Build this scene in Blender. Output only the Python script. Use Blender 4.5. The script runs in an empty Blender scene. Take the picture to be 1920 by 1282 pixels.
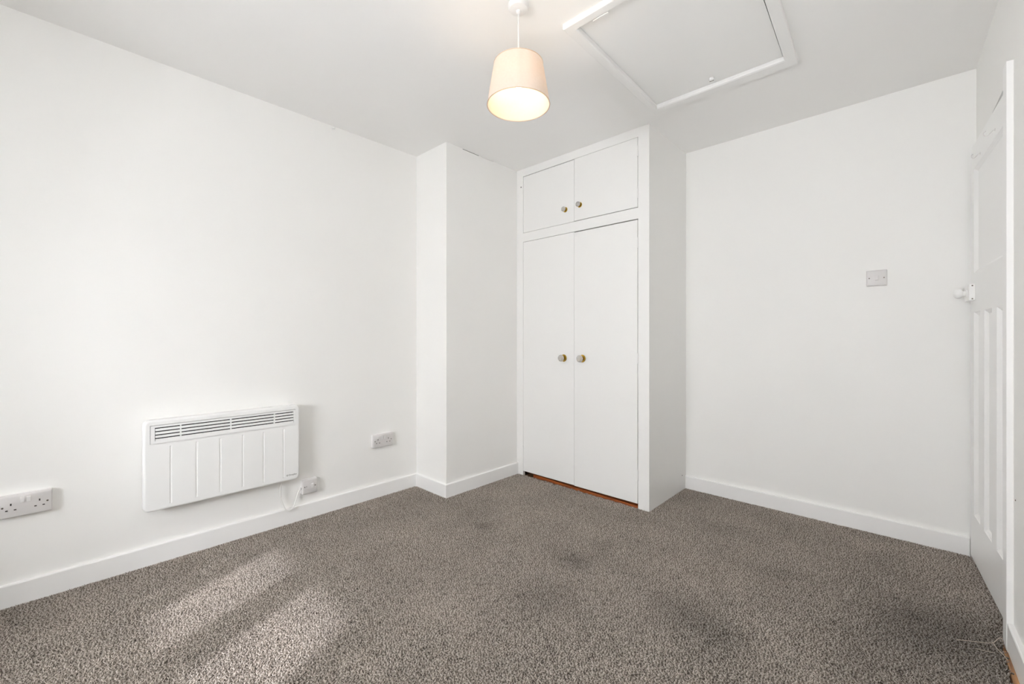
import bpy, bmesh, math, random
from mathutils import Vector, Matrix

random.seed(7)
S = bpy.context.scene
COL = S.collection

# ------------------------------------------------------------------ camera, sky, sun, exposure
cam_d = bpy.data.cameras.new('camera')
cam = bpy.data.objects.new('camera', cam_d)
COL.objects.link(cam)
cam_d.sensor_width = 36.0
cam_d.lens = 799.737 / 1920 * 36.0
cam_d.shift_y = -7.44 / 1920
cam_d.clip_start = 0.02
cam.location = (0, 0, 1.0732)
cam.rotation_euler = (math.pi / 2, 0, 0.7528)
S.camera = cam

world = bpy.data.worlds.new('sky')
S.world = world
world.use_nodes = True
bg = world.node_tree.nodes['Background']
bg.inputs['Color'].default_value = (0.95, 0.965, 1.0, 1)
bg.inputs['Strength'].default_value = 56.0

sun_d = bpy.data.lights.new('sun', 'SUN')
sun = bpy.data.objects.new('sun', sun_d)
COL.objects.link(sun)
sun_d.energy = 2.4
sun_d.angle = math.radians(1.3)
sun_d.color = (0.93, 0.93, 1.0)
SUN_E = math.atan(0.5556)
sun.rotation_euler = Vector((-0.40 * math.cos(SUN_E), math.cos(SUN_E), -math.sin(SUN_E))).to_track_quat('-Z', 'Y').to_euler()
sun.location = (-1.8, -3, 5)

# invented upward fill light near the camera, added to even out the room
fill_lamp_d = bpy.data.lights.new('added fill light', 'AREA')
fill_lamp = bpy.data.objects.new('added fill light', fill_lamp_d)
COL.objects.link(fill_lamp)
fill_lamp_d.shape = 'DISK'
fill_lamp_d.size = 0.9
fill_lamp_d.energy = 10
fill_lamp_d.color = (0.94, 0.97, 1.0)
fill_lamp.location = (-0.35, 0.0, 0.95)
fill_lamp.rotation_euler = Vector((0.35, 0.22, 0.9)).to_track_quat('-Z', 'Y').to_euler()

S.view_settings.view_transform = 'Standard'
S.view_settings.look = 'None'
S.view_settings.gamma = 1.0
S.view_settings.use_curve_mapping = False
S.view_settings.exposure = 0.64
S.cycles.max_bounces = 16
S.cycles.diffuse_bounces = 12
S.cycles.transparent_max_bounces = 16
S.cycles.caustics_reflective = False
S.cycles.caustics_refractive = False
S.cycles.sample_clamp_indirect = 8.0

# ------------------------------------------------------------------ room measures (metres)
HC = 2.4
XL, B1, C1, B2, C2, B3 = -2.6456, 1.8022, -2.2958, 2.5072, -1.1851, 3.0961
YF = -1.50                                   # window wall behind the camera
XR0, XR1 = 0.233, 0.233 + 0.029 * (B3 - YF)  # right wall at the back and at the window wall
SK, SKH = 0.016, 0.087                       # skirting thickness, height


def xr(y):
    return XR0 + 0.029 * (B3 - y)


# ------------------------------------------------------------------ materials
def lin(c):
    return tuple(((v / 255) / 12.92 if v / 255 <= 0.04045 else ((v / 255 + 0.055) / 1.055) ** 2.4) for v in c)


def mat(name, col, rough=0.5, metal=0.0, noise=0.0, nscale=30.0, bump=0.0, bscale=200.0, emit=None, estr=0.0, spec=0.5, coat=0.0):
    m = bpy.data.materials.new(name)
    m.use_nodes = True
    nt = m.node_tree
    b = nt.nodes['Principled BSDF']
    b.inputs['Base Color'].default_value = (*col, 1)
    b.inputs['Roughness'].default_value = rough
    b.inputs['Metallic'].default_value = metal
    b.inputs['Specular IOR Level'].default_value = spec
    if coat:
        b.inputs['Coat Weight'].default_value = coat
    tc = nt.nodes.new('ShaderNodeTexCoord')
    if noise:
        n = nt.nodes.new('ShaderNodeTexNoise')
        n.inputs['Scale'].default_value = nscale
        n.inputs['Detail'].default_value = 4
        nt.links.new(tc.outputs['Object'], n.inputs['Vector'])
        mr = nt.nodes.new('ShaderNodeMix')
        mr.data_type = 'RGBA'
        nt.links.new(n.outputs['Fac'], mr.inputs['Factor'])
        mr.inputs[6].default_value = (*[c * (1 - noise) for c in col], 1)
        mr.inputs[7].default_value = (*[min(1, c * (1 + noise)) for c in col], 1)
        nt.links.new(mr.outputs[2], b.inputs['Base Color'])
    if bump:
        n2 = nt.nodes.new('ShaderNodeTexNoise')
        n2.inputs['Scale'].default_value = bscale
        n2.inputs['Detail'].default_value = 3
        nt.links.new(tc.outputs['Object'], n2.inputs['Vector'])
        bp = nt.nodes.new('ShaderNodeBump')
        bp.inputs['Strength'].default_value = bump
        bp.inputs['Distance'].default_value = 0.002
        nt.links.new(n2.outputs['Fac'], bp.inputs['Height'])
        nt.links.new(bp.outputs['Normal'], b.inputs['Normal'])
    if emit:
        b.inputs['Emission Color'].default_value = (*emit, 1)
        b.inputs['Emission Strength'].default_value = estr
    return m


M_WALL = mat('white wall emulsion', (0.88, 0.874, 0.855), 0.75, noise=0.012, nscale=3, bump=0.06, bscale=60, spec=0.25)
M_CEIL = mat('white ceiling emulsion', (0.88, 0.873, 0.86), 0.85, noise=0.012, nscale=3, bump=0.05, bscale=60, spec=0.2)
M_GLOSS = mat('white gloss paint', (0.89, 0.885, 0.875), 0.30, noise=0.008, nscale=8, bump=0.04, bscale=25, spec=0.4)
M_SATIN = mat('white satin paint', (0.85, 0.845, 0.83), 0.38, noise=0.008, nscale=6, bump=0.06, bscale=18, spec=0.4)
M_ENAMEL = mat('white enamel steel', (0.86, 0.86, 0.85), 0.35, noise=0.006, nscale=20, spec=0.45)
M_PLASTIC = mat('white moulded plastic', (0.70, 0.68, 0.67), 0.35, noise=0.01, nscale=40)
M_PLASTIC2 = mat('brighter white plastic', (0.82, 0.81, 0.80), 0.3, noise=0.01, nscale=40)
M_DARK = mat('recess shade', (0.012, 0.011, 0.010), 0.9, noise=0.1, nscale=20)  # near-black colour stands in for the shade inside gaps and recesses
M_SLOT = mat('dark pin slot', (0.05, 0.045, 0.04), 0.7, noise=0.1, nscale=20)
M_SCREW = mat('dull screw metal', (0.16, 0.14, 0.12), 0.4, metal=0.7, noise=0.1, nscale=80)
M_BRASS = mat('polished brass', (0.55, 0.36, 0.06), 0.18, metal=1.0, noise=0.1, nscale=60)
M_LOGO = mat('grey printed logo', (0.10, 0.10, 0.10), 0.6, noise=0.05)
M_CABLE = mat('white cable sheath', (0.80, 0.79, 0.77), 0.4, noise=0.01)
M_THREAD = mat('pale carpet thread', (0.42, 0.36, 0.30), 0.9, noise=0.1, nscale=90)


def wood(name, a, b_, scale=(40, 2, 40)):
    m = mat(name, a, 0.6)
    nt = m.node_tree
    bs = nt.nodes['Principled BSDF']
    tc = nt.nodes.new('ShaderNodeTexCoord')
    mp = nt.nodes.new('ShaderNodeMapping')
    mp.inputs['Scale'].default_value = scale
    n = nt.nodes.new('ShaderNodeTexNoise')
    n.inputs['Scale'].default_value = 2.0
    n.inputs['Detail'].default_value = 6
    r = nt.nodes.new('ShaderNodeValToRGB')
    r.color_ramp.elements[0].position = 0.35
    r.color_ramp.elements[1].position = 0.68
    r.color_ramp.elements[0].color = (*b_, 1)
    r.color_ramp.elements[1].color = (*a, 1)
    nt.links.new(tc.outputs['Object'], mp.inputs['Vector'])
    nt.links.new(mp.outputs['Vector'], n.inputs['Vector'])
    nt.links.new(n.outputs['Fac'], r.inputs['Fac'])
    nt.links.new(r.outputs['Color'], bs.inputs['Base Color'])
    return m


M_WOOD = wood('bare pine batten', lin((200, 155, 108)), lin((122, 82, 50)))
M_OAK = wood('orange varnished board', lin((176, 92, 30)), lin((110, 48, 14)), (3, 60, 60))
M_BOARD = wood('old floorboard', lin((150, 105, 65)), lin((80, 52, 32)), (30, 2, 30))


def crystal():
    m = mat('clear faceted glass', (0.97, 0.97, 0.97), 0.03)
    b = m.node_tree.nodes['Principled BSDF']
    b.inputs['Transmission Weight'].default_value = 0.55
    b.inputs['IOR'].default_value = 1.5
    return m


def pane_glass():
    m = bpy.data.materials.new('window glass')
    m.use_nodes = True
    nt = m.node_tree
    nt.nodes.clear()
    o = nt.nodes.new('ShaderNodeOutputMaterial')
    mx = nt.nodes.new('ShaderNodeMixShader')
    t = nt.nodes.new('ShaderNodeBsdfTransparent')
    g = nt.nodes.new('ShaderNodeBsdfGlossy')
    g.inputs['Roughness'].default_value = 0.0
    f = nt.nodes.new('ShaderNodeFresnel')
    f.inputs['IOR'].default_value = 1.3
    nt.links.new(f.outputs[0], mx.inputs[0])
    nt.links.new(t.outputs[0], mx.inputs[1])
    nt.links.new(g.outputs[0], mx.inputs[2])
    nt.links.new(mx.outputs[0], o.inputs['Surface'])
    return m


def shade_fabric():
    m = bpy.data.materials.new('pale linen shade')
    m.use_nodes = True
    nt = m.node_tree
    nt.nodes.clear()
    o = nt.nodes.new('ShaderNodeOutputMaterial')
    mx = nt.nodes.new('ShaderNodeMixShader')
    mx.inputs[0].default_value = 0.30
    d = nt.nodes.new('ShaderNodeBsdfDiffuse')
    t = nt.nodes.new('ShaderNodeBsdfTranslucent')
    tc = nt.nodes.new('ShaderNodeTexCoord')
    w = nt.nodes.new('ShaderNodeTexWave')
    w.bands_direction = 'Z'
    w.inputs['Scale'].default_value = 130
    w.inputs['Distortion'].default_value = 1.5
    n = nt.nodes.new('ShaderNodeTexNoise')
    n.inputs['Scale'].default_value = 120
    n.inputs['Detail'].default_value = 3
    ad = nt.nodes.new('ShaderNodeMath')
    ad.operation = 'MULTIPLY'
    r = nt.nodes.new('ShaderNodeValToRGB')
    r.color_ramp.elements[0].color = (0.78, 0.69, 0.61, 1)
    r.color_ramp.elements[1].color = (0.88, 0.81, 0.74, 1)
    nt.links.new(tc.outputs['Object'], w.inputs['Vector'])
    nt.links.new(tc.outputs['Object'], n.inputs['Vector'])
    nt.links.new(w.outputs['Fac'], ad.inputs[0])
    nt.links.new(n.outputs['Fac'], ad.inputs[1])
    nt.links.new(ad.outputs[0], r.inputs['Fac'])
    nt.links.new(r.outputs['Color'], d.inputs['Color'])
    nt.links.new(r.outputs['Color'], t.inputs['Color'])
    nt.links.new(d.outputs[0], mx.inputs[1])
    nt.links.new(t.outputs[0], mx.inputs[2])
    nt.links.new(mx.outputs[0], o.inputs['Surface'])
    return m


def emitter(name, col, strength):
    m = bpy.data.materials.new(name)
    m.use_nodes = True
    nt = m.node_tree
    nt.nodes.clear()
    o = nt.nodes.new('ShaderNodeOutputMaterial')
    e = nt.nodes.new('ShaderNodeEmission')
    e.inputs['Color'].default_value = (*col, 1)
    e.inputs['Strength'].default_value = strength
    nt.links.new(e.outputs[0], o.inputs['Surface'])
    return m


def blind_fabric():
    m = bpy.data.materials.new('white blind fabric')
    m.use_nodes = True
    nt = m.node_tree
    nt.nodes.clear()
    o = nt.nodes.new('ShaderNodeOutputMaterial')
    mx = nt.nodes.new('ShaderNodeMixShader')
    mx.inputs[0].default_value = 0.7
    d = nt.nodes.new('ShaderNodeBsdfDiffuse')
    t = nt.nodes.new('ShaderNodeBsdfTranslucent')
    d.inputs['Color'].default_value = (0.9, 0.9, 0.9, 1)
    t.inputs['Color'].default_value = (0.92, 0.92, 0.92, 1)
    nt.links.new(d.outputs[0], mx.inputs[1])
    nt.links.new(t.outputs[0], mx.inputs[2])
    nt.links.new(mx.outputs[0], o.inputs['Surface'])
    return m


M_BLIND = blind_fabric()
M_CRYSTAL = crystal()
M_PANE = pane_glass()
M_SHADE = shade_fabric()
M_BULB = emitter('glowing bulb', (1.0, 0.77, 0.49), 28.0)


# carpet: heathered tufts, soiled towards the right-hand wall, flattened marks here and there
def carpet_mat(name, pile):
    m = bpy.data.materials.new(name)
    m.use_nodes = True
    nt = m.node_tree
    b = nt.nodes['Principled BSDF']
    b.inputs['Roughness'].default_value = 0.95
    b.inputs['Specular IOR Level'].default_value = 0.1
    geo = nt.nodes.new('ShaderNodeNewGeometry')
    r = nt.nodes.new('ShaderNodeValToRGB')
    cr = r.color_ramp
    cols = PILE_COLS if pile else [(0.0, BASE_DARK), (1.0, BASE_LIGHT)]
    while len(cr.elements) < len(cols):
        cr.elements.new(0.5)
    for e, (p, c) in zip(cr.elements, cols):
        e.position = p
        e.color = (*c, 1)
    if pile:
        oi = nt.nodes.new('ShaderNodeAttribute')
        oi.attribute_name = 'shade'
        nt.links.new(oi.outputs['Fac'], r.inputs['Fac'])
    else:
        n = nt.nodes.new('ShaderNodeTexNoise')
        n.inputs['Scale'].default_value = 300
        nt.links.new(geo.outputs['Position'], n.inputs['Vector'])
        nt.links.new(n.outputs['Fac'], r.inputs['Fac'])
    # broad uneven wear
    n1 = nt.nodes.new('ShaderNodeTexNoise')
    n1.inputs['Scale'].default_value = 3.2
    n1.inputs['Detail'].default_value = 4
    n1.inputs['Roughness'].default_value = 0.6
    nt.links.new(geo.outputs['Position'], n1.inputs['Vector'])
    w1 = nt.nodes.new('ShaderNodeMapRange')
    w1.inputs['From Min'].default_value = 0.30
    w1.inputs['From Max'].default_value = 0.70
    w1.inputs['To Min'].default_value = 0.86
    w1.inputs['To Max'].default_value = 1.12
    nt.links.new(n1.outputs['Fac'], w1.inputs['Value'])
    cur = w1.outputs['Result']
    # soiled spots: (x, y, radius, darkening)
    for (sx, sy, rad, dark) in SOIL:
        ds = nt.nodes.new('ShaderNodeVectorMath')
        ds.operation = 'DISTANCE'
        ds.inputs[1].default_value = (sx, sy, 0)
        nt.links.new(geo.outputs['Position'], ds.inputs[0])
        mr = nt.nodes.new('ShaderNodeMapRange')
        mr.interpolation_type = 'SMOOTHSTEP'
        mr.inputs['From Min'].default_value = 0.0
        mr.inputs['From Max'].default_value = rad
        mr.inputs['To Min'].default_value = dark
        mr.inputs['To Max'].default_value = 1.0
        nt.links.new(ds.outputs['Value'], mr.inputs['Value'])
        mu = nt.nodes.new('ShaderNodeMath')
        mu.operation = 'MULTIPLY'
        nt.links.new(cur, mu.inputs[0])
        nt.links.new(mr.outputs['Result'], mu.inputs[1])
        cur = mu.outputs[0]
    vm = nt.nodes.new('ShaderNodeVectorMath')
    vm.operation = 'SCALE'
    nt.links.new(r.outputs['Color'], vm.inputs[0])
    nt.links.new(cur, vm.inputs['Scale'])
    nt.links.new(vm.outputs[0], b.inputs['Base Color'])
    return m


BASE_DARK, BASE_LIGHT = (0.05, 0.042, 0.034), (0.12, 0.10, 0.085)
PILE_COLS = [(0.0, (0.13, 0.108, 0.088)), (0.30, (0.28, 0.242, 0.206)), (0.65, (0.43, 0.38, 0.332)), (1.0, (0.66, 0.60, 0.545))]
SOIL = [(0.12, 2.25, 0.42, 0.62), (-0.02, 2.02, 0.40, 0.75), (-0.545, 1.64, 0.22, 0.75), (-0.71, 1.71, 0.20, 0.85),
        (-1.19, 1.71, 0.13, 0.8), (-1.79, 1.67, 0.08, 0.75), (-1.17, 1.95, 0.11, 0.85), (-1.1, 1.42, 0.2, 0.86)]
M_CBASE = carpet_mat('carpet backing', False)
M_CPILE = carpet_mat('carpet tufts', True)


# ------------------------------------------------------------------ mesh helpers
class MB:
    """collects shapes in one bmesh and links them as one object"""

    def __init__(self):
        self.bm = bmesh.new()

    def box(self, x0, x1, y0, y1, z0, z1, bevel=0.0, seg=2, mi=0):
        t = bmesh.new()
        vs = [t.verts.new((x, y, z)) for x in (x0, x1) for y in (y0, y1) for z in (z0, z1)]
        for f in ((0, 1, 3, 2), (4, 6, 7, 5), (0, 4, 5, 1), (2, 3, 7, 6), (0, 2, 6, 4), (1, 5, 7, 3)):
            t.faces.new([vs[i] for i in f])
        if bevel:
            bmesh.ops.bevel(t, geom=t.edges[:], offset=bevel, segments=seg, profile=0.5, affect='EDGES')
        for f in t.faces:
            f.material_index = mi
        self._merge(t)
        return self

    def _merge(self, t, matrix=None):
        if matrix is not None:
            bmesh.ops.transform(t, matrix=matrix, verts=t.verts)
        me = bpy.data.meshes.new('tmp')
        t.to_mesh(me)
        t.free()
        self.bm.from_mesh(me)
        bpy.data.meshes.remove(me)

    def prism(self, pts, z0, z1, bevel=0.0):
        """pts: plan polygon (x, y)"""
        t = bmesh.new()
        lo = [t.verts.new((x, y, z0)) for x, y in pts]
        hi = [t.verts.new((x, y, z1)) for x, y in pts]
        n = len(pts)
        t.faces.new(lo[::-1])
        t.faces.new(hi)
        for i in range(n):
            t.faces.new([lo[i], lo[(i + 1) % n], hi[(i + 1) % n], hi[i]])
        if bevel:
            bmesh.ops.bevel(t, geom=t.edges[:], offset=bevel, segments=2, profile=0.5, affect='EDGES')
        bmesh.ops.recalc_face_normals(t, faces=t.faces)
        self._merge(t)
        return self

    def sweep(self, prof, a, b, ua=None):
        """profile (u outwards, z) swept straight from plan point a to b; outwards = right of a->b"""
        a, b = Vector(a), Vector(b)
        d = (b - a).normalized()
        nrm = Vector((d.y, -d.x))
        t = bmesh.new()
        A = [t.verts.new((a.x + nrm.x * u, a.y + nrm.y * u, z)) for u, z in prof]
        B = [t.verts.new((b.x + nrm.x * u, b.y + nrm.y * u, z)) for u, z in prof]
        n = len(prof)
        for i in range(n):
            t.faces.new([A[i], A[(i + 1) % n], B[(i + 1) % n], B[i]])
        t.faces.new(A[::-1])
        t.faces.new(B)
        bmesh.ops.recalc_face_normals(t, faces=t.faces)
        self._merge(t)
        return self

    def path_sweep(self, prof, path):
        """profile (u outwards to the right of travel, z) swept along a mitred open plan path"""
        t = bmesh.new()
        P = [Vector(p) for p in path]
        rings = []
        for i, p in enumerate(P):
            if i == 0:
                d = (P[1] - p).normalized()
                m = Vector((d.y, -d.x))
            elif i == len(P) - 1:
                d = (p - P[i - 1]).normalized()
                m = Vector((d.y, -d.x))
            else:
                d0 = (p - P[i - 1]).normalized()
                d1 = (P[i + 1] - p).normalized()
                n0, n1 = Vector((d0.y, -d0.x)), Vector((d1.y, -d1.x))
                m = (n0 + n1) / (1 + n0.dot(n1))
            rings.append([t.verts.new((p.x + m.x * u, p.y + m.y * u, z)) for u, z in prof])
        n = len(prof)
        for A, B in zip(rings, rings[1:]):
            for i in range(n):
                t.faces.new([A[i], A[(i + 1) % n], B[(i + 1) % n], B[i]])
        t.faces.new(rings[0][::-1])
        t.faces.new(rings[-1])
        bmesh.ops.recalc_face_normals(t, faces=t.faces)
        self._merge(t)
        return self

    def lathe(self, prof, n=24, axis='Z', origin=(0, 0, 0), close=False, twist=0.0):
        """prof: (radius, height) list revolved about the axis"""
        t = bmesh.new()
        rings = []
        for k, (r, h) in enumerate(prof):
            if r < 1e-6:
                rings.append([t.verts.new((0, 0, h))])
            else:
                rings.append([t.verts.new((r * math.cos(2 * math.pi * (i + twist * k) / n), r * math.sin(2 * math.pi * (i + twist * k) / n), h)) for i in range(n)])
        pairs = list(zip(rings, rings[1:]))
        if close:
            pairs.append((rings[-1], rings[0]))
        for A, B in pairs:
            for i in range(n):
                j = (i + 1) % n
                if len(A) == 1 and len(B) == 1:
                    continue
                if len(A) == 1:
                    t.faces.new([A[0], B[i], B[j]])
                elif len(B) == 1:
                    t.faces.new([A[i], B[0], A[j]])
                else:
                    t.faces.new([A[i], B[i], B[j], A[j]])
        bmesh.ops.recalc_face_normals(t, faces=t.faces)
        R = Matrix.Identity(4)
        if axis == '-Y':
            R = Matrix.Rotation(math.pi / 2, 4, 'X')
        elif axis == 'X':
            R = Matrix.Rotation(math.pi / 2, 4, 'Y')
        self._merge(t, Matrix.Translation(origin) @ R)
        return self

    def tube(self, pts, r, n=8, taper=None):
        t = bmesh.new()
        P = [Vector(p) for p in pts]
        rings = []
        up = Vector((0.3, 0.2, 1)).normalized()
        for i, p in enumerate(P):
            d = (P[min(i + 1, len(P) - 1)] - P[max(i - 1, 0)]).normalized()
            s = d.cross(up)
            if s.length < 1e-3:
                s = d.cross(Vector((1, 0, 0)))
            s.normalize()
            q = s.cross(d)
            rr = r if taper is None else r * taper[i]
            rings.append([t.verts.new(p + s * rr * math.cos(2 * math.pi * k / n) + q * rr * math.sin(2 * math.pi * k / n)) for k in range(n)])
        for A, B in zip(rings, rings[1:]):
            for k in range(n):
                t.faces.new([A[k], A[(k + 1) % n], B[(k + 1) % n], B[k]])
        t.faces.new(rings[0][::-1])
        t.faces.new(rings[-1])
        bmesh.ops.recalc_face_normals(t, faces=t.faces)
        self._merge(t)
        return self

    def build(self, name, m, parent=None, smooth=False, loc=None, rotz=None):
        me = bpy.data.meshes.new(name)
        self.bm.to_mesh(me)
        self.bm.free()
        for mm in (m if isinstance(m, (list, tuple)) else [m]):
            me.materials.append(mm)
        o = bpy.data.objects.new(name, me)
        COL.objects.link(o)
        if smooth:
            for p in me.polygons:
                p.use_smooth = True
            me.set_sharp_from_angle(angle=math.radians(40))
        if parent is not None:
            o.parent = parent
        if loc is not None:
            o.location = loc
        if rotz is not None:
            o.rotation_euler = (0, 0, rotz)
        return o


def tag(o, label=None, cat=None, group=None, kind=None):
    if label:
        o['label'] = label
    if cat:
        o['category'] = cat
    if group:
        o['group'] = group
    if kind:
        o['kind'] = kind
    return o


def empty(name, loc, rotz=0.0):
    o = bpy.data.objects.new(name, None)
    o.empty_display_size = 0.05
    COL.objects.link(o)
    o.location = loc
    o.rotation_euler = (0, 0, rotz)
    return o


def spline(ctrl, n=10):
    """Catmull-Rom through the control points"""
    P = [Vector(c) for c in ctrl]
    P = [P[0] * 2 - P[1]] + P + [P[-1] * 2 - P[-2]]
    out = []
    for i in range(1, len(P) - 2):
        for k in range(n):
            t = k / n
            a, b, c, d = P[i - 1], P[i], P[i + 1], P[i + 2]
            out.append(0.5 * (2 * b + (c - a) * t + (2 * a - 5 * b + 4 * c - d) * t * t + (3 * b - a - 3 * c + d) * t ** 3))
    out.append(P[-2])
    return out


# ------------------------------------------------------------------ the setting
def struct(o, label=None):
    return tag(o, label, kind='structure')


T = 0.12
ZB = -0.012      # underside of the carpet
floor = struct(MB().box(XL - T, XR1 + 0.3, YF - T, B3 + T, ZB - 0.03, ZB).build('floor', M_BOARD))

# left wall, chimney-like boxed corner, back wall
struct(MB().box(XL - T, XL, YF - T, B3 + T, ZB, HC + 0.1).build('wall_left', M_WALL))
m = MB()
m.box(XL, C1, B1, B3, ZB, HC - 0.0045)
m.box(XL, C1, B1, 1.945, HC - 0.0045, HC)            # a hairline gap is left along the ceiling
m.box(XL, C1 - 0.05, 1.945, 2.10, HC - 0.0045, HC)
m.box(XL, C1, 2.10, 2.125, HC - 0.0045, HC)
m.box(XL, C1 - 0.012, 2.125, 2.25, HC - 0.0045, HC)
m.box(XL, C1, 2.25, B3, HC - 0.0045, HC)
alc = struct(m.build('wall_alcove', M_WALL))
MB().box(C1 - 0.05, C1 - 0.003, 1.9455, 2.0995, HC - 0.0044, HC - 0.0001).build('crack_shade', M_DARK, alc)  # dark filler paints the shade inside the open gap
struct(MB().box(XL - T, XR1 + 0.3, B3, B3 + T, ZB, HC + 0.1).build('wall_back', M_WALL))

# right wall with the door recess
DY0, DY1, DH = 2.285, 3.088, 2.010
wr = MB()
wr.prism([(xr(YF - T), YF - T), (XR1 + 0.3, YF - T), (XR1 + 0.3, DY0), (xr(DY0), DY0)], ZB, HC + 0.1)
wr.prism([(xr(DY0), DY0), (XR1 + 0.3, DY0), (XR1 + 0.3, B3), (xr(B3), B3)], DH, HC + 0.1)
wr.prism([(xr(DY0) + 0.10, DY0), (XR1 + 0.3, DY0), (XR1 + 0.3, B3), (xr(DY0) + 0.10, B3)], ZB, DH)
wr.prism([(xr(DY1), DY1), (xr(DY0) + 0.10, DY1), (xr(DY0) + 0.10, B3), (xr(B3), B3)], ZB, DH)
wall_r = struct(wr.build('wall_right', M_WALL))
MB().lathe([(0, 0.002), (0.0025, 0.0015), (0.003, 0)], 10, '-Y').build('wall_plug', M_SCREW, wall_r, loc=(xr(2.2273), 2.2273, 0.522), rotz=-math.pi / 2)

# window wall behind the camera with its opening
WX0, WX1, WZ0, WZ1 = -1.64, -0.56, 0.93, 2.12
m = MB()
m.box(XL - T, WX0, YF - T, YF, ZB, HC + 0.1)
m.box(WX1, XR1 + 0.3, YF - T, YF, ZB, HC + 0.1)
m.box(WX0, WX1, YF - T, YF, ZB, WZ0)
m.box(WX0, WX1, YF - T, YF, WZ1, HC + 0.1)
struct(m.build('wall_front', M_WALL))
win = MB()
fy0, fy1 = YF - 0.10, YF - 0.05
win.box(WX0, WX1, fy0, fy1, WZ0, WZ0 + 0.05).box(WX0, WX1, fy0, fy1, WZ1 - 0.05, WZ1)
win.box(WX0, WX0 + 0.04, fy0, fy1, WZ0, WZ1).box(WX1 - 0.04, WX1, fy0, fy1, WZ0, WZ1)
win.box(-1.565, -1.445, fy0, fy1, WZ0, WZ1).box(-1.14, -0.97, fy0, fy1, WZ0, WZ1)
win = struct(win.build('window_1', M_GLOSS))
for (a, b) in ((WX0 + 0.04, -1.565), (-1.445, -1.14), (-0.97, WX1 - 0.04)):
    MB().box(a, b, YF - 0.077, YF - 0.073, WZ0 + 0.05, WZ1 - 0.05).build('pane', M_PANE, win)
MB().box(WX0 - 0.04, WX1 + 0.04, YF - 0.05, YF + 0.06, WZ0 - 0.022, WZ0, 0.006).build('sill', M_GLOSS, win)

# unseen translucent blind, added to cut the sun patches on the carpet
blind = empty('sun_shaping_blind', ((WX0 + WX1) / 2, YF + 0.035, WZ1 + 0.04))
tag(blind, 'unseen white translucent blind added over the window behind the camera to shape the sunlight', 'blind')
BW, BB = (WX1 - WX0) / 2 + 0.05, 1.252 - (WZ1 + 0.04)
MB().box(-BW, BW, 0.013, 0.0136, BB, 0.0).build('blind_fabric', M_BLIND, blind)
MB().box(-BW, BW, 0.008, 0.019, BB - 0.022, BB, 0.003).build('bottom_bar', M_GLOSS, blind)
MB().lathe([(0, -BW - 0.01), (0.017, -BW - 0.01), (0.017, BW + 0.01), (0, BW + 0.01)], 16, 'X').build('roller_tube', M_GLOSS, blind, smooth=True)
for x in (-BW - 0.012, BW + 0.010):
    MB().box(x - 0.002, x + 0.002, -0.035, 0.02, -0.02, 0.02).build('bracket', M_GLOSS, blind)

portal_d = bpy.data.lights.new('window daylight portal', 'AREA')
portal = bpy.data.objects.new('window daylight portal', portal_d)
portal_d.shape = 'RECTANGLE'
portal_d.size, portal_d.size_y = WX1 - WX0, WZ1 - WZ0
portal_d.cycles.is_portal = True
portal.location = ((WX0 + WX1) / 2, YF - T - 0.005, (WZ0 + WZ1) / 2)
portal.rotation_euler = (math.pi / 2, 0, 0)
COL.objects.link(portal)

# ceiling with the loft opening
HX0, HX1, HY0, HY1 = -1.058, -0.405, 1.490, 2.352
m = MB()
zc0, zc1 = HC, HC + 0.06
m.box(XL - T, HX0, YF - T, B3 + T, zc0, zc1).box(HX1, XR1 + 0.3, YF - T, B3 + T, zc0, zc1)
m.box(HX0, HX1, YF - T, HY0, zc0, zc1).box(HX0, HX1, HY1, B3 + T, zc0, zc1)
ceil = struct(m.build('ceiling', M_CEIL))
m = MB()
m.box(HX0 - 0.02, HX1 + 0.02, HY0 - 0.02, HY1 + 0.02, zc1 + 0.2, zc1 + 0.22)
m.box(HX0 - 0.02, HX0, HY0 - 0.02, HY1 + 0.02, zc1, zc1 + 0.2).box(HX1, HX1 + 0.02, HY0 - 0.02, HY1 + 0.02, zc1, zc1 + 0.2)
m.box(HX0, HX1, HY0 - 0.02, HY0, zc1, zc1 + 0.2).box(HX0, HX1, HY1, HY1 + 0.02, zc1, zc1 + 0.2)
m.build('dark_loft_box', M_DARK, ceil)  # near-black box added above the opening to darken the gap round the panel

# skirting boards
SKP = [(0, ZB), (SK, ZB), (SK, SKH - 0.004), (SK - 0.002, SKH - 0.001), (SK - 0.005, SKH), (0, SKH)]
struct(MB().path_sweep(SKP, [(XL, YF), (XL, B1)]).build('baseboard_left', M_GLOSS))
struct(MB().path_sweep(SKP, [(XL + SK, B1), (C1, B1), (C1, B2 - 0.001)]).build('baseboard_alcove', M_GLOSS))
struct(MB().path_sweep(SKP, [(C2 + 0.001, B3), (0.21, B3)]).build('baseboard_back', M_GLOSS))
YA = 2.254        # near edge of the door architrave
struct(MB().path_sweep(SKP, [(xr(YA - 0.002), YA - 0.002), (xr(YF), YF)]).build('baseboard_right', M_GLOSS))
struct(MB().path_sweep(SKP, [(XR1 - SK - 0.002, YF), (XL + SK + 0.002, YF)]).build('baseboard_front', M_GLOSS))

# door architrave (hinge side)
arch = MB()
arch.prism([(xr(YA) - 0.0175, YA), (xr(YA), YA), (xr(YA + 0.06), YA + 0.06), (xr(YA + 0.06) - 0.0175, YA + 0.06)], ZB, 2.034, 0.002)
struct(arch.build('trim_1', M_GLOSS))

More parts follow.
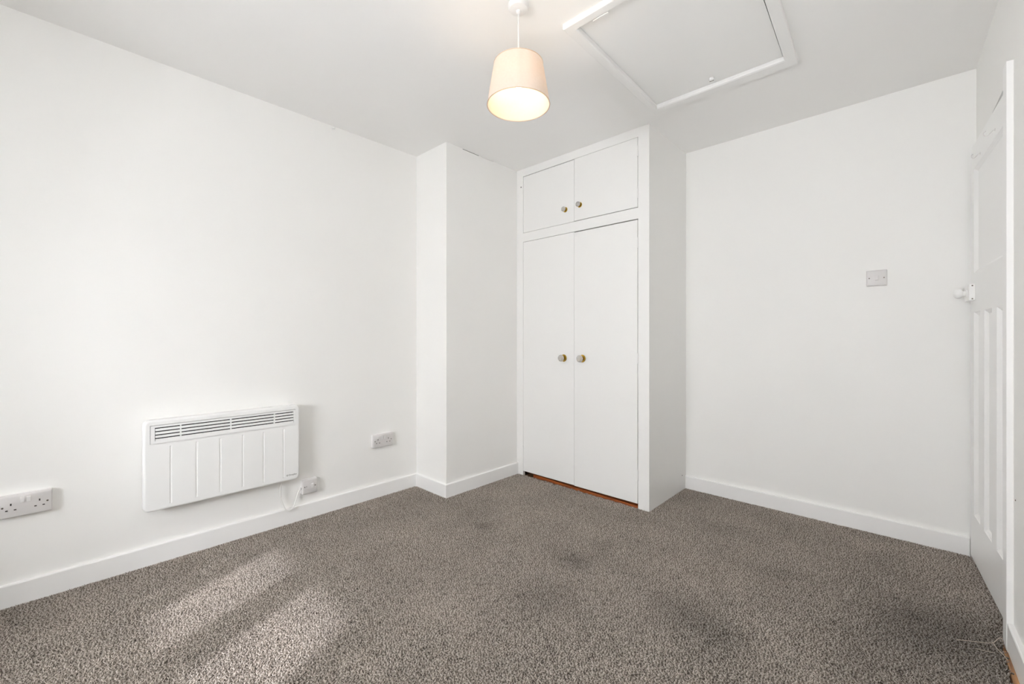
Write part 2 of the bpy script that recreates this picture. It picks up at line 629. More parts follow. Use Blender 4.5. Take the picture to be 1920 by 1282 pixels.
# ------------------------------------------------------------------ carpet
cx0, cy0 = XL + SK - 0.002, YF + SK
poly = [(cx0, cy0), (xr(cy0) - SK + 0.001, cy0), (xr(1.2) - SK + 0.001, 1.2), (0.232, 1.6), (0.2285, 2.03), (0.2285, 2.214), (0.236, 2.30), (0.30, 2.302), (0.30, B3 - SK), (C2 + 0.001, B3 - SK),
        (C2 + 0.001, B2 - 0.001), (C1 + SK - 0.002, B2 - 0.001), (C1 + SK - 0.002, B1 - SK + 0.002), (cx0, B1 - SK + 0.002)]
carpet = MB().prism(poly, ZB, -0.007).build('carpet', M_CBASE)
tag(carpet, 'grey-brown flecked fitted pile carpet covering the whole bedroom floor', 'carpet')


def flat(name, pts, z, m, parent):
    bm = bmesh.new()
    f = bm.faces.new([bm.verts.new((x, y, z)) for x, y in pts])
    bmesh.ops.recalc_face_normals(bm, faces=bm.faces)
    bm.normal_update()
    if bm.faces[:][0].normal.z < 0:
        bmesh.ops.reverse_faces(bm, faces=bm.faces)
    bmesh.ops.triangulate(bm, faces=bm.faces)
    me = bpy.data.meshes.new(name)
    bm.to_mesh(me)
    bm.free()
    me.materials.append(m)
    o = bpy.data.objects.new(name, me)
    COL.objects.link(o)
    o.parent = parent
    return o


pile = flat('carpet_pile', [(0.262 if y > 2.25 and x > 0.262 else x - (0.007 if x > 0.2 and y < 2.25 else 0.0), y) for x, y in poly], -0.0075, M_CPILE, carpet)
pile['kind'] = 'stuff'


def pile_nodes(per_clump, clumps, tuft_h, tuft_r):
    """clumps of realised tufts (each with its own shade value) scattered over the backing"""
    ng = bpy.data.node_groups.new('pile', 'GeometryNodeTree')
    ng.interface.new_socket('Geometry', in_out='INPUT', socket_type='NodeSocketGeometry')
    ng.interface.new_socket('Geometry', in_out='OUTPUT', socket_type='NodeSocketGeometry')
    N, L = ng.nodes, ng.links
    gi, go = N.new('NodeGroupInput'), N.new('NodeGroupOutput')
    cone = N.new('GeometryNodeMeshCone')
    cone.fill_type = 'NONE'
    cone.inputs['Vertices'].default_value = 5
    cone.inputs['Radius Top'].default_value = tuft_r * 0.5
    cone.inputs['Radius Bottom'].default_value = tuft_r
    cone.inputs['Depth'].default_value = tuft_h
    cap = N.new('GeometryNodeMeshIcoSphere')
    cap.inputs['Radius'].default_value = tuft_r
    cap.inputs['Subdivisions'].default_value = 1
    tr = N.new('GeometryNodeTransform')
    tr.inputs['Translation'].default_value = (0, 0, tuft_h * 0.8)
    tr.inputs['Scale'].default_value = (0.85, 0.85, 2.2)
    jn = N.new('GeometryNodeJoinGeometry')
    L.new(cone.outputs['Mesh'], jn.inputs[0])
    L.new(cap.outputs['Mesh'], tr.inputs['Geometry'])
    L.new(tr.outputs['Geometry'], jn.inputs[0])
    size = 0.018
    gr_ = N.new('GeometryNodeMeshGrid')
    gr_.inputs['Size X'].default_value = size
    gr_.inputs['Size Y'].default_value = size
    gr_.inputs['Vertices X'].default_value = 2
    gr_.inputs['Vertices Y'].default_value = 2
    d0 = N.new('GeometryNodeDistributePointsOnFaces')
    d0.inputs['Density'].default_value = per_clump / size ** 2
    L.new(gr_.outputs['Mesh'], d0.inputs['Mesh'])

    def rnd(kind, lo, hi, seed):
        r = N.new('FunctionNodeRandomValue')
        r.data_type = kind
        k = 0 if kind == 'FLOAT_VECTOR' else 2
        r.inputs[k].default_value = lo
        r.inputs[k + 1].default_value = hi
        r.inputs['Seed'].default_value = seed
        return r.outputs[0 if kind == 'FLOAT_VECTOR' else 1]

    i0 = N.new('GeometryNodeInstanceOnPoints')
    L.new(d0.outputs['Points'], i0.inputs['Points'])
    L.new(jn.outputs[0], i0.inputs['Instance'])
    L.new(rnd('FLOAT_VECTOR', (-0.8, -0.8, -3.1), (0.8, 0.8, 3.1), 1), i0.inputs['Rotation'])
    L.new(rnd('FLOAT', 0.7, 1.25, 2), i0.inputs['Scale'])
    st = N.new('GeometryNodeStoreNamedAttribute')
    st.data_type = 'FLOAT'
    st.domain = 'INSTANCE'
    st.inputs['Name'].default_value = 'shade'
    L.new(i0.outputs[0], st.inputs['Geometry'])
    L.new(rnd('FLOAT', 0.0, 1.0, 3), st.inputs['Value'])
    rz = N.new('GeometryNodeRealizeInstances')
    L.new(st.outputs[0], rz.inputs[0])
    sm = N.new('GeometryNodeSetMaterial')
    sm.inputs['Material'].default_value = M_CPILE
    L.new(rz.outputs[0], sm.inputs['Geometry'])
    d = N.new('GeometryNodeDistributePointsOnFaces')
    d.distribute_method = 'POISSON'
    d.inputs['Distance Min'].default_value = clumps
    d.inputs['Density Max'].default_value = 40000
    L.new(gi.outputs[0], d.inputs['Mesh'])
    ip = N.new('GeometryNodeInstanceOnPoints')
    L.new(d.outputs['Points'], ip.inputs['Points'])
    L.new(sm.outputs[0], ip.inputs['Instance'])
    L.new(rnd('FLOAT_VECTOR', (0, 0, -3.14), (0, 0, 3.14), 4), ip.inputs['Rotation'])
    L.new(ip.outputs[0], go.inputs[0])
    return ng


md = pile.modifiers.new('pile', 'NODES')
md.node_group = pile_nodes(26, 0.0105, 0.0062, 0.0013)

# loose pale threads pulled out of the pile near the door frame
for ctrl in ([(0.115, 2.18, 0.004), (0.15, 2.20, 0.006), (0.185, 2.222, 0.006), (0.208, 2.235, 0.010), (0.222, 2.262, 0.016), (0.236, 2.29, 0.012)],
             [(0.208, 2.235, 0.010), (0.216, 2.25, 0.014), (0.228, 2.268, 0.020), (0.234, 2.262, 0.012)],
             [(0.206, 2.238, 0.010), (0.214, 2.21, 0.007), (0.226, 2.185, 0.004), (0.234, 2.17, -0.002)],
             [(0.160, 2.165, 0.004), (0.185, 2.168, 0.005), (0.205, 2.178, 0.004)]):
    MB().tube(spline(ctrl, 8), 0.0011, 6).build('loose_thread', M_THREAD, carpet, smooth=True)

# bare gripper batten showing between carpet and skirting
grip = MB().prism([(0.234, 1.6), (0.2590, 1.6), (0.2420, 2.235), (0.2315, 2.235)], ZB, ZB + 0.006, 0.001).build('gripper_batten', M_WOOD, floor)
grip['label'] = 'narrow strip of bare wood between carpet edge and right-hand skirting'
for x, yy in ((0.239, 1.74), (0.238, 1.93), (0.237, 2.10), (0.236, 2.19)):
    MB().lathe([(0, 0.0098), (0.0035, 0.009), (0.004, 0.006), (0.002, 0.0058)], 10).build('nail', M_SCREW, grip, loc=(x, yy, ZB))

# ------------------------------------------------------------------ built-in wardrobe
ward = empty('wardrobe', (C2, B2, 0))
tag(ward, 'white built-in wardrobe reaching the ceiling with two tall doors and two top doors', 'wardrobe')
LX0 = C1 - C2                 # local x of the left side, 0 = right side, local y into the cupboard
FT = 0.022                    # face frame thickness
dl, dmid, dr = -2.2281 - C2, -1.7445 - C2, -1.2600 - C2
Z = dict(up0=1.8978, up1=2.341, lo0=0.030, lo1=1.8250)
g = 0.0012
f = MB()
f.box(LX0, dl - g, 0, FT, ZB, HC)                              # left stile
f.box(dr + g, 0, 0, FT, ZB, HC)                                # right stile
f.box(dl - g, dr + g, 0, FT, Z['up1'] + g, HC)                 # top rail
f.box(dl - g, dr + g, 0, FT, Z['lo1'] + 2 * g, Z['up0'] - g)   # middle rail
f.build('face_frame', M_SATIN, ward)
MB().box(-0.018, 0, FT, B3 - B2, ZB, HC).build('side_panel', M_SATIN, ward)
s = MB()
s.box(LX0, -0.018, B3 - B2 - 0.01, B3 - B2, ZB, HC)
s.box(LX0, LX0 + 0.01, FT + 0.001, B3 - B2 - 0.01, ZB, HC)
s.box(-0.028, -0.018, FT + 0.001, B3 - B2 - 0.01, ZB, HC)
s.box(LX0 + 0.01, -0.028, FT + 0.03, B3 - B2 - 0.01, 1.85, 1.87)
s.build('interior', M_DARK, ward)  # near-black lining paints in the cupboard's inner shade behind the door gaps
MB().prism([(dl + 0.075, 0.034), (dr - 0.002, 0.008), (dr - 0.002, 0.11), (dl + 0.075, 0.11)], ZB, 0.009, 0.0015).build('threshold_board', M_OAK, ward)
MB().lathe([(0, 0.0005), (0.005, 0.0005), (0.005, 0.0)], 12, '-Y').build('screw_hole', M_DARK, ward, loc=(-2.2506 - C2, 0, 2.2633))
MB().lathe([(0, 0.0015), (0.004, 0.001), (0.0045, 0.0)], 10, '-Y').build('screw', M_SCREW, ward, loc=(0, 3.0262 - B2, 0.1015), rotz=math.pi / 2)


def wardrobe_door(x0, x1, z0, z1, kx, kz, kr, hinge_x, hinge_z):
    d = MB().box(x0, x1, -0.0005, 0.019, z0, z1, 0.0012, 1).build('door', M_SATIN, ward)
    # brass rose and faceted glass knob
    y0 = -0.0005
    ro = MB().lathe([(0, 0.004), (kr * 0.5, 0.0055), (kr * 0.95, 0.004), (kr * 1.05, 0.0), (0, 0.0)], 24, '-Y').build('knob_rose', M_BRASS, d, smooth=True, loc=(kx, y0, kz))
    tag(ro, 'brass disc behind the glass knob')
    MB().lathe([(0, 0.004), (kr * 0.42, 0.004), (kr * 0.36, kr * 0.55), (kr * 0.5, kr * 0.75), (0, kr * 0.75)], 20, '-Y').build('knob_stem', M_BRASS, d, smooth=True, loc=(kx, y0, kz))
    kn = MB().lathe([(0, kr * 0.72), (kr * 0.55, kr * 0.74), (kr * 0.98, kr * 1.15), (kr * 0.98, kr * 1.45), (kr * 0.62, kr * 1.95), (kr * 0.34, kr * 2.05), (0, kr * 2.05)],
                    10, '-Y', twist=0.5).build('knob', M_CRYSTAL, d, loc=(kx, y0, kz))
    tag(kn, 'clear faceted glass knob')
    for hz in hinge_z:
        h = MB().lathe([(0, -0.032), (0.0045, -0.032), (0.0045, -0.011), (0.0036, -0.0105), (0.0045, -0.01), (0.0045, 0.010), (0.0036, 0.0105), (0.0045, 0.011), (0.0045, 0.032), (0, 0.032)], 10)
        h.build('hinge', M_SATIN, d, smooth=True, loc=(hinge_x, -0.002, hz))
    return d


wardrobe_door(dl + g + 0.0008, dmid - 0.0007, Z['up0'] + 0.001, Z['up1'] - 0.0042, -1.8218 - C2, 1.9975, 0.0182, dl, (2.245, 1.985))
wardrobe_door(dmid + 0.0007, dr - 0.0024, Z['up0'] + 0.0035, Z['up1'] - 0.0008, -1.698 - C2, 2.0065, 0.0182, dr, (2.252, 1.986))
wardrobe_door(dl + g, dmid - 0.0007, Z['lo0'], Z['lo1'] - 0.0005, -1.836 - C2, 0.9286, 0.0255, dl, (1.700, 0.9413, 0.195))
wardrobe_door(dmid + 0.0007, dr - 0.0028, Z['lo0'] - 0.003, Z['lo1'] - 0.0046, -1.676 - C2, 0.9301, 0.0255, dr, (1.6736, 0.9441, 0.2102))

# ------------------------------------------------------------------ panelled door
DP = Vector((0.212, 3.071))
DD = Vector((0.068, -1.0)).normalized()
DANG = math.atan2(DD.y, DD.x)
door = empty('door_1', (DP.x, DP.y, 0), DANG)
tag(door, 'white four-panel bedroom door standing slightly ajar in the right-hand wall', kind='structure')
DW, DZ0, DZ1, DT = 0.772, 0.010, 1.996, 0.040
panels = [(0.078, 0.66, 1.383, 1.880), (0.080, 0.216, 0.229, 1.197), (0.296, 0.437, 0.229, 1.197), (0.516, 0.66, 0.229, 1.197)]


def rect_ring(bm, a, b):
    """quads joining two rectangle loops of verts"""
    for i in range(4):
        bm.faces.new([a[i], a[(i + 1) % 4], b[(i + 1) % 4], b[i]])


def loop(bm, x0, x1, z0, z1, y):
    return [bm.verts.new(c) for c in ((x0, y, z0), (x1, y, z0), (x1, y, z1), (x0, y, z1))]


slab = MB()
slab.box(0, DW, 0.014, DT, DZ0, DZ1)                                       # core, panels lie on it
slab.box(0, 0.078, 0, 0.014, DZ0, DZ1).box(0.66, DW, 0, 0.014, DZ0, DZ1)     # stiles
slab.box(0.078, 0.66, 0, 0.014, DZ0, 0.229).box(0.078, 0.66, 0, 0.014, 1.197, 1.383).box(0.078, 0.66, 0, 0.014, 1.880, DZ1)
slab.box(0.216, 0.296, 0, 0.014, 0.229, 1.197).box(0.437, 0.516, 0, 0.014, 0.229, 1.197)
sl = slab.build('door_slab', M_GLOSS, door)
for (x0, x1, z0, z1) in panels:
    bm = bmesh.new()
    steps = [(0.0, 0.0), (0.003, 0.0035), (0.0045, 0.0035), (0.010, 0.0085), (0.0115, 0.0085), (0.016, 0.0125), (0.018, 0.0125)]
    prev = None
    for off, dep in steps:
        cur = loop(bm, x0 + off, x1 - off, z0 + off, z1 - off, dep)
        if prev:
            rect_ring(bm, prev, cur)
        prev = cur
    bm.faces.new(prev)
    bmesh.ops.recalc_face_normals(bm, faces=bm.faces)
    mb = MB()
    mb._merge(bm)
    mb.build('door_panel', M_GLOSS, door)
# rim lock with knob on the free edge
lock = MB().box(0.004, 0.1126, -0.022, 0.0, 1.2515, 1.3284, 0.002).build('rim_lock', M_GLOSS, door)
for z in (1.259, 1.321):
    MB().lathe([(0, 0.0006), (0.0028, 0.0005), (0.0032, 0)], 10, 'X').build('screw', M_SCREW, lock, loc=(0.1126, -0.010, z))
kn = MB().lathe([(0, 0.022), (0.017, 0.022), (0.017, 0.026), (0.011, 0.0275), (0.0115, 0.036), (0.014, 0.038), (0.020, 0.042), (0.0235, 0.050), (0.0225, 0.058), (0.017, 0.065), (0.008, 0.069), (0, 0.070)],
                24, '-Y').build('door_knob', M_GLOSS, door, smooth=True, loc=(0.075, 0, 1.288))
for hx, hz, sc in ((0.4923, 1.9108, 0.85), (0.2164, 1.909, 0.75)):
    pts = spline([(0, 0.002, 0), (0, -0.006 * sc, -0.001), (0, -0.014 * sc, -0.010 * sc), (0, -0.022 * sc, -0.020 * sc), (0, -0.030 * sc, -0.022 * sc), (0, -0.037 * sc, -0.014 * sc),
                  (0, -0.036 * sc, -0.004 * sc), (0, -0.030 * sc, 0.001 * sc)], 5)
    h = MB().tube(pts, 0.0017, 8)
    h.lathe([(0, 0.002), (0.005, 0.0015), (0.006, 0)], 12, '-Y')
    tag(h.build('coat_hook', M_PLASTIC, door, smooth=True, loc=(hx, 0, hz)), 'painted cup hook screwed into the top rail')
for z in (0.25, 1.75):
    MB().lathe([(0, -0.04), (0.006, -0.04), (0.006, 0.04), (0, 0.04)], 10).build('hinge', M_GLOSS, door, smooth=True, loc=(DW + 0.003, -0.001, z))

# ------------------------------------------------------------------ panel heater on the left wall (local x = along wall to the right, y = into the wall)
HT = 0.085
heater = empty('panel_heater', (XL, 0.0, 0.0), math.pi / 2)
tag(heater, 'white wall-mounted electric panel heater with louvred top grille', 'heater')
hx0, hx1, hz0, hz1 = 0.270, 0.953, 0.268, 0.692


def rrect(x0, x1, z0, z1, r, n=5):
    pts = []
    for cx, cz, a0 in ((x1 - r, z0 + r, -90), (x1 - r, z1 - r, 0), (x0 + r, z1 - r, 90), (x0 + r, z0 + r, 180)):
        for k in range(n + 1):
            a = math.radians(a0 + 90 * k / n)
            pts.append((cx + r * math.cos(a), cz + r * math.sin(a)))
    return pts


def loft(mb, loops, cap_first=True, cap_last=True):
    """loops: list of (points (x, z), y)"""
    bm = bmesh.new()
    R = [[bm.verts.new((x, y, z)) for x, z in pts] for pts, y in loops]
    n = len(R[0])
    for A, B in zip(R, R[1:]):
        for i in range(n):
            bm.faces.new([A[i], A[(i + 1) % n], B[(i + 1) % n], B[i]])
    if cap_first:
        bm.faces.new(R[0])
    if cap_last:
        bm.faces.new(R[-1][::-1])
    bmesh.ops.recalc_face_normals(bm, faces=bm.faces)
    mb._merge(bm)
    return mb


# rounded casing: a shell ring whose front is closed by the ribbed front plate
cas = MB()
ins = 0.010
L = []
L.append((rrect(hx0 + 0.004, hx1 - 0.004, hz0 + 0.004, hz1 - 0.004, 0.022), -0.042))
L.append((rrect(hx0, hx1, hz0, hz1, 0.024), -0.047))
for k in range(0, 6):
    a = math.radians(90 * k / 5)
    o = ins * (1 - math.cos(a))
    L.append((rrect(hx0 + o, hx1 - o, hz0 + o, hz1 - o, 0.024 - o * 0.8), -(HT - ins) - ins * math.sin(a)))
loft(cas, L, True, False)
cas.build('casing', M_ENAMEL, heater, smooth=True)
# front plate with six vertical pressed grooves and the grille opening
gx0, gx1, gz0, gz1 = 0.294, 0.932, 0.580, 0.668
rx0, rx1, rz0, rz1 = hx0 + ins, hx1 - ins, hz0 + ins, hz1 - ins
bm = bmesh.new()
inner = rrect(rx0, rx1, rz0, rz1, 0.016)
ribs = [0.370, 0.470, 0.568, 0.668, 0.7665, 0.867]
qx0, qx1, qz0, qz1 = rx0 + 0.005, rx1 - 0.005, rz0 + 0.005, rz1 - 0.005
xs = sorted([qx0, gx0, gx1, qx1] + [r + d for r in ribs for d in (-0.0045, -0.0035, 0.0, 0.0045)])
zs = sorted([qz0, 0.292, 0.295, 0.562, 0.565, gz0, gz1, qz1])
grid = {}
for i, x in enumerate(xs):
    for j, z in enumerate(zs):
        dep = 0.0
        if any(abs(x - (r + d)) < 1e-6 for r in ribs for d in (-0.0035, 0.0)) and 0.294 < z < 0.563:
            dep = 0.0035
        grid[i, j] = bm.verts.new((x, -HT + dep, z))
for i in range(len(xs) - 1):
    for j in range(len(zs) - 1):
        cxm, czm = (xs[i] + xs[i + 1]) / 2, (zs[j] + zs[j + 1]) / 2
        if gx0 < cxm < gx1 and gz0 < czm < gz1:
            continue
        bm.faces.new([grid[i, j], grid[i + 1, j], grid[i + 1, j + 1], grid[i, j + 1]])
# ring from the grid border to the rounded outline
ov = [bm.verts.new((x, -HT, z)) for x, z in inner]
n = len(ov)
q = len(ov) // 4
corner = [grid[len(xs) - 1, 0], grid[len(xs) - 1, len(zs) - 1], grid[0, len(zs) - 1], grid[0, 0]]
sides = [[grid[len(xs) - 1, j] for j in range(len(zs))], [grid[i, len(zs) - 1] for i in range(len(xs) - 1, -1, -1)],
         [grid[0, j] for j in range(len(zs) - 1, -1, -1)], [grid[i, 0] for i in range(len(xs))]]
for c in range(4):
    arc = ov[c * q:(c + 1) * q]
    for a, b in zip(arc, arc[1:]):
        bm.faces.new([a, b, corner[c]])
    nxt = ov[((c + 1) * q) % n]
    bm.faces.new([arc[-1], nxt] + sides[c][::-1])
bmesh.ops.recalc_face_normals(bm, faces=bm.faces)
mb = MB()
mb._merge(bm)
mb.build('front_plate', M_ENAMEL, heater)
# rear box and brackets
MB().box(hx0 + 0.03, hx1 - 0.02, -0.046, -0.02, hz0 + 0.02, hz1 - 0.02).build('rear_box', M_ENAMEL, heater)
for x in (0.40, 0.82):
    MB().box(x, x + 0.04, -0.022, 0.0, 0.34, 0.62).build('bracket', M_ENAMEL, heater)
# grille
gr = MB()
sx0, sx1, sz0, sz1 = 0.311, 0.9215, 0.593, 0.6565
yf = -HT - 0.001
gr.box(gx0 + 0.0016, sx0, yf, -HT + 0.012, gz0 + 0.0016, gz1 - 0.0016).box(sx1, gx1 - 0.0016, yf, -HT + 0.012, gz0 + 0.0016, gz1 - 0.0016)
gr.box(sx0, sx1, yf, -HT + 0.012, gz0 + 0.0016, sz0).box(sx0, sx1, yf, -HT + 0.012, sz1, gz1 - 0.0016)
gr = gr.build('grille', M_ENAMEL, heater)
MB().box(gx0, gx1, -HT + 0.0125, -HT + 0.014, gz0, gz1).build('grille_backing', M_DARK, heater)
pitch = (sz1 - sz0) / 4
for k in range(4):
    z0 = sz0 + k * pitch
    sm = MB()
    bmx = bmesh.new()
    pr = [(yf + 0.0005, z0), (yf + 0.0005, z0 + 0.0103), (yf + 0.0015, z0 + 0.0109), (yf + 0.0035, z0 + 0.0109), (yf + 0.0035, z0)]
    A = [bmx.verts.new((sx0 + 0.0018, y, z)) for y, z in pr]
    B = [bmx.verts.new((sx1 - 0.0018, y, z)) for y, z in pr]
    for i in range(len(pr)):
        bmx.faces.new([A[i], A[(i + 1) % len(pr)], B[(i + 1) % len(pr)], B[i]])
    bmx.faces.new(A)
    bmx.faces.new(B[::-1])
    bmesh.ops.recalc_face_normals(bmx, faces=bmx.faces)
    sm._merge(bmx)
    sm.build('slat', M_ENAMEL, gr)
for x in (0.4074, 0.6145, 0.8205):
    MB().box(x - 0.0025, x + 0.0025, yf + 0.0008, -HT + 0.010, sz0, sz1).build('grille_bar', M_ENAMEL, gr)
# top controls
MB().box(0.80, 0.90, -0.078, -0.052, hz1 - 0.001, hz1 + 0.002, 0.0006, 1).build('control_cover', M_ENAMEL, heater)
# printed maker's mark
cu = bpy.data.curves.new('logo', 'FONT')
cu.body = 'Dimplex'
cu.size = 0.0125
cu.extrude = 0.0002
lo = bpy.data.objects.new('logo', cu)
me = bpy.data.meshes.new_from_object(lo)
bpy.data.objects.remove(lo)
me.materials.append(M_LOGO)
lg = bpy.data.objects.new('maker_logo', me)
COL.objects.link(lg)
lg.parent = heater
lg.rotation_euler = (math.pi / 2, 0, 0)
lg.location = (0.8935, -HT - 0.0002, 0.2965)
MB().lathe([(0.0030, 0.0004), (0.0045, 0.0004), (0.0045, 0), (0.0030, 0)], 16, '-Y', close=True).build('logo_badge', M_LOGO, heater, loc=(0.8862, -HT, 0.3005))
# flex hanging down to the spur beside it
cab = MB().tube(spline([(0.872, -0.050, 0.295), (0.872, -0.040, 0.262), (0.868, -0.032, 0.215), (0.871, -0.030, 0.165), (0.888, -0.030, 0.105), (0.913, -0.032, 0.0805), (0.938, -0.031, 0.094),
                        (0.958, -0.024, 0.140), (0.973, -0.020, 0.176), (0.990, -0.018, 0.186)], 10), 0.0040, 10).build('power_cord', M_CABLE, heater, smooth=True)

# ------------------------------------------------------------------ electrical plates (built facing -Y, origin on the wall at the plate's centre)
def plate_base(root, w, h, t, box_t):
    if box_t > 0:
        MB().box(-w / 2 + 0.001, w / 2 - 0.001, -box_t, 0, -h / 2 + 0.001, h / 2 - 0.001, 0.002).build('back_box', M_PLASTIC2, root)
    m = MB()
    y0, y1 = -box_t, -box_t - t
    loft(m, [(rrect(-w / 2, w / 2, -h / 2, h / 2, 0.004), y0 - 0.0002), (rrect(-w / 2, w / 2, -h / 2, h / 2, 0.004), y0 - t * 0.45),
             (rrect(-w / 2 + 0.002, w / 2 - 0.002, -h / 2 + 0.002, h / 2 - 0.002, 0.004), y0 - t * 0.8),
             (rrect(-w / 2 + 0.006, w / 2 - 0.006, -h / 2 + 0.006, h / 2 - 0.006, 0.003), y1)])
    m.build('faceplate', M_PLASTIC, root, smooth=True)
    return y1


def face_screw(root, x, y, z=0.0, r=0.0034):
    s_ = MB().lathe([(0, 0.0007), (r * 0.8, 0.0007), (r, 0.0)], 12, '-Y').build('screw', M_SCREW, root, loc=(x, y, z))
    return s_


def pin(root, x, z, w, h, y):
    MB().box(x - w / 2, x + w / 2, y - 0.0003, y + 0.002, z - h / 2, z + h / 2).build('pin_slot', M_SLOT, root)


def rocker(root, x, z, w, h, y, tilt=0.12, m=None):
    o = MB().box(-w / 2, w / 2, -0.0045, 0.002, -h / 2, h / 2, 0.001).build('rocker_switch', m or M_PLASTIC2, root, loc=(x, y, z))
    o.rotation_euler = (tilt, 0, 0)
    return o


def double_socket(loc, rz, label, box_t):
    r = empty('double_socket', loc, rz)
    tag(r, label, 'socket', 'double wall sockets on the left wall')
    y = plate_base(r, 0.149, 0.089, 0.010, box_t)
    face_screw(r, -0.0605, y)
    face_screw(r, 0.0605, y)
    for sx in (-1, 1):
        cx = sx * 0.0385
        pin(r, cx, 0.009, 0.0042, 0.0085, y)
        pin(r, cx - 0.0112, -0.0135, 0.0068, 0.0042, y)
        pin(r, cx + 0.0112, -0.0135, 0.0068, 0.0042, y)
        rocker(r, sx * 0.0088, 0.0215, 0.0115, 0.020, y)
    return r


double_socket((XL, -0.0865, 0.4005), math.pi / 2, 'white double wall socket left of the heater, cut by the left picture edge', 0.020)
double_socket((XL, 1.5145, 0.380), math.pi / 2, 'white double wall socket on the left wall between heater and boxed corner', 0.020)

spur = empty('fused_switch', (XL, 1.030, 0.193), math.pi / 2)
tag(spur, 'white single fused switch box just right of the heater with its cable', 'switch')
y = plate_base(spur, 0.086, 0.086, 0.009, 0.027)
face_screw(spur, -0.0302, y)
face_screw(spur, 0.0302, y)
MB().box(-0.023, -0.004, y - 0.0012, y + 0.002, -0.013, 0.013, 0.0006).build('fuse_holder', M_PLASTIC, spur)
MB().box(-0.0215, -0.0195, y - 0.0018, y, -0.003, 0.005).build('fuse_notch', M_SLOT, spur)
rocker(spur, 0.0125, 0.002, 0.0125, 0.026, y, 0.2)
MB().lathe([(0, 0.0), (0.007, 0.0), (0.006, 0.008), (0.004, 0.010), (0, 0.010)], 12, 'X').build('cable_gland', M_PLASTIC2, spur, smooth=True, loc=(-0.052, -0.018, -0.007))

sw = empty('light_switch', (-0.1407, B3, 1.4035), 0.0)
tag(sw, 'white single light switch on the back wall beside the door', 'switch')
y = plate_base(sw, 0.0885, 0.0875, 0.0105, 0.0)
face_screw(sw, -0.031, y)
face_screw(sw, 0.031, y)
MB().box(-0.0085, 0.0085, y - 0.0012, y + 0.002, -0.0145, 0.0145, 0.0006).build('rocker_surround', M_PLASTIC, sw)
rocker(sw, 0.0, 0.0, 0.0125, 0.0245, y - 0.0008, -0.14, M_PLASTIC)

# ------------------------------------------------------------------ pendant lamp
LXY = (-1.1425, 1.2570)
lamp = empty('pendant_lamp', (LXY[0], LXY[1], HC))
tag(lamp, 'lit pendant lamp with pale pink-beige fabric drum shade hanging from the ceiling', 'lamp')
ros = MB().lathe([(0, 0.0), (0.041, 0.0), (0.042, -0.004), (0.041, -0.013), (0.036, -0.020), (0.020, -0.024), (0, -0.025)], 32).build('ceiling_rose', M_PLASTIC2, lamp, smooth=True)
MB().lathe([(0, -0.024), (0.009, -0.024), (0.0085, -0.034), (0.004, -0.038), (0, -0.038)], 16).build('cord_grip', M_PLASTIC2, ros, smooth=True)
ZT, ZBOT, RT, RB = 2.161 - HC, 1.999 - HC, 0.0975, 0.125
MB().lathe([(0, -0.036), (0.0028, -0.036), (0.0028, ZT - 0.012), (0, ZT - 0.012)], 10).build('cord', M_CABLE, lamp, smooth=True)
holder = MB().lathe([(0, ZT - 0.010), (0.009, ZT - 0.010), (0.014, ZT - 0.018), (0.0165, ZT - 0.024), (0.0165, ZT - 0.034), (0.014, ZT - 0.036), (0, ZT - 0.036)], 20).build('lamp_holder', M_PLASTIC2, lamp, smooth=True)
sh = MB()
th = 0.0015
sh.lathe([(RB, ZBOT), (RB - 0.002, ZBOT - 0.001), (RB - th - 0.002, ZBOT), (RT - th, ZT), (RT, ZT)], 64, close=True)
shade = sh.build('shade', M_SHADE, lamp, smooth=True)
M_RIM = mat('shade edge binding', (0.62, 0.46, 0.32), 0.7, noise=0.05, nscale=90)
for (r_, z_) in ((RB, ZBOT), (RT, ZT)):
    MB().lathe([(r_ + 0.0008 * math.cos(2 * math.pi * k / 8) + 0.0002, z_ + 0.0016 * math.sin(2 * math.pi * k / 8)) for k in range(8)], 64, close=True).build('shade_rim', M_RIM, shade, smooth=True)
sp = MB()
for k in range(3):
    a = 2 * math.pi * k / 3 + 0.4
    sp.tube([(0.017 * math.cos(a), 0.017 * math.sin(a), ZT - 0.022), (0.06 * math.cos(a), 0.06 * math.sin(a), ZT - 0.016), ((RT - 0.002) * math.cos(a), (RT - 0.002) * math.sin(a), ZT - 0.003)], 0.0013, 6)
sp.lathe([(0.0168, ZT - 0.023), (0.021, ZT - 0.023), (0.021, ZT - 0.021), (0.0168, ZT - 0.021)], 20, close=True)
sp.build('shade_spider', M_PLASTIC2, shade, smooth=True)
zb = ZT - 0.036
MB().lathe([(0, zb), (0.012, zb), (0.013, zb - 0.006), (0.022, zb - 0.017), (0.0255, zb - 0.029), (0.023, zb - 0.041), (0.014, zb - 0.050), (0, zb - 0.053)], 24).build('bulb', M_BULB, lamp, smooth=True)

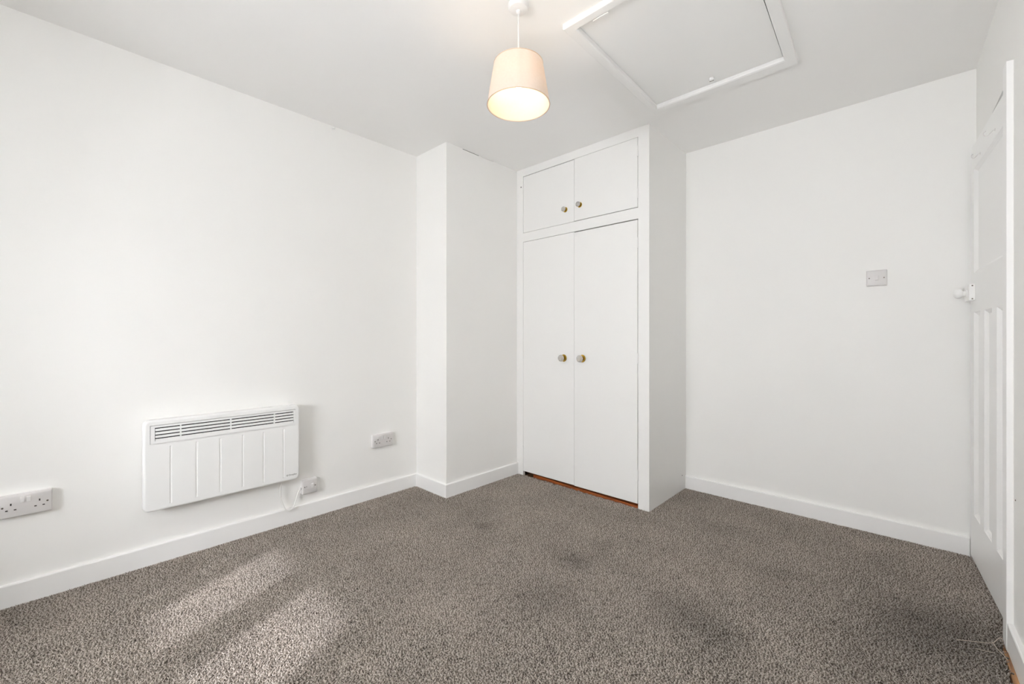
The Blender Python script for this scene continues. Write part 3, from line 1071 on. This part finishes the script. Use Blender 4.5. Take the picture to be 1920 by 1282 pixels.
# ------------------------------------------------------------------ loft hatch
hatch = empty('loft_hatch', (-0.73, 1.93, HC))
tag(hatch, 'white loft hatch with moulded frame set in the ceiling beside the lamp', 'hatch')
hc = Vector((-0.73, 1.93))
OUT = [Vector(p) - hc for p in ((-1.0785, 1.4655), (-0.354, 1.4785), (-0.3935, 2.4156), (-1.096, 2.402))]
INN = [Vector(p) - hc for p in ((-1.0335, 1.5080), (-0.4005, 1.5080), (-0.4385, 2.3420), (-1.0560, 2.3330))]
ZF = -0.022
for i in range(4):
    a0, a1, b0, b1 = OUT[i], OUT[(i + 1) % 4], INN[i], INN[(i + 1) % 4]
    bm = bmesh.new()
    prof = [(0.0, 0.0), (0.0, ZF + 0.003), (0.08, ZF), (0.86, ZF), (0.97, ZF + 0.0035), (1.0, ZF + 0.008), (1.0, 0.0)]
    A = [bm.verts.new((*(a0.lerp(b0, u)), z)) for u, z in prof]
    B = [bm.verts.new((*(a1.lerp(b1, u)), z)) for u, z in prof]
    for k in range(len(prof)):
        bm.faces.new([A[k], A[(k + 1) % len(prof)], B[(k + 1) % len(prof)], B[k]])
    bm.faces.new(A)
    bm.faces.new(B[::-1])
    bmesh.ops.recalc_face_normals(bm, faces=bm.faces)
    mb = MB()
    mb._merge(bm)
    mb.build('frame_rail', M_SATIN, hatch)
PN = [Vector(p) - hc for p in ((-1.040, 1.500), (-0.408, 1.500), (-0.4440, 2.350), (-1.058, 2.345))]
bm = bmesh.new()
lo_ = [bm.verts.new((p.x, p.y, 0.0015)) for p in PN]
hi_ = [bm.verts.new((p.x, p.y, 0.016)) for p in PN]
bm.faces.new(lo_)
bm.faces.new(hi_[::-1])
for i in range(4):
    bm.faces.new([lo_[i], lo_[(i + 1) % 4], hi_[(i + 1) % 4], hi_[i]])
bmesh.ops.recalc_face_normals(bm, faces=bm.faces)
mb = MB()
mb._merge(bm)
mb.build('hatch_panel', M_SATIN, hatch)
ca = MB().lathe([(0, 0.0015), (0.011, 0.0015), (0.0125, -0.004), (0.0115, -0.010), (0.006, -0.0125), (0, -0.013)], 20).build('turn_catch', M_PLASTIC2, hatch, smooth=True, loc=(-0.746 - hc.x, 2.290 - hc.y, 0))
MB().box(-0.010, 0.010, -0.0014, 0.0014, -0.0136, -0.011).build('catch_slot', M_SCREW, ca)
MB().box(-0.040, 0.030, -0.003, 0.004, ZF - 0.0035, ZF + 0.001, 0.001, 1).build('hinge', M_PLASTIC2, hatch, loc=(-0.915 - hc.x, 1.509 - hc.y, 0))

# ------------------------------------------------------------------ small hook high on the left wall
hk = MB()
hk.lathe([(0, 0.003), (0.006, 0.0025), (0.007, 0)], 14, '-Y')
hk.tube(spline([(0, 0.0, 0), (0, -0.010, 0), (0, -0.018, -0.006), (0, -0.024, -0.010), (0, -0.030, -0.004), (0, -0.030, 0.003)], 5), 0.0028, 8)
hk = hk.build('wall_hook', M_PLASTIC2, smooth=True, loc=(XL, 1.182, 2.383), rotz=math.pi / 2)
tag(hk, 'tiny white hook high on the left wall just under the ceiling', 'hook')
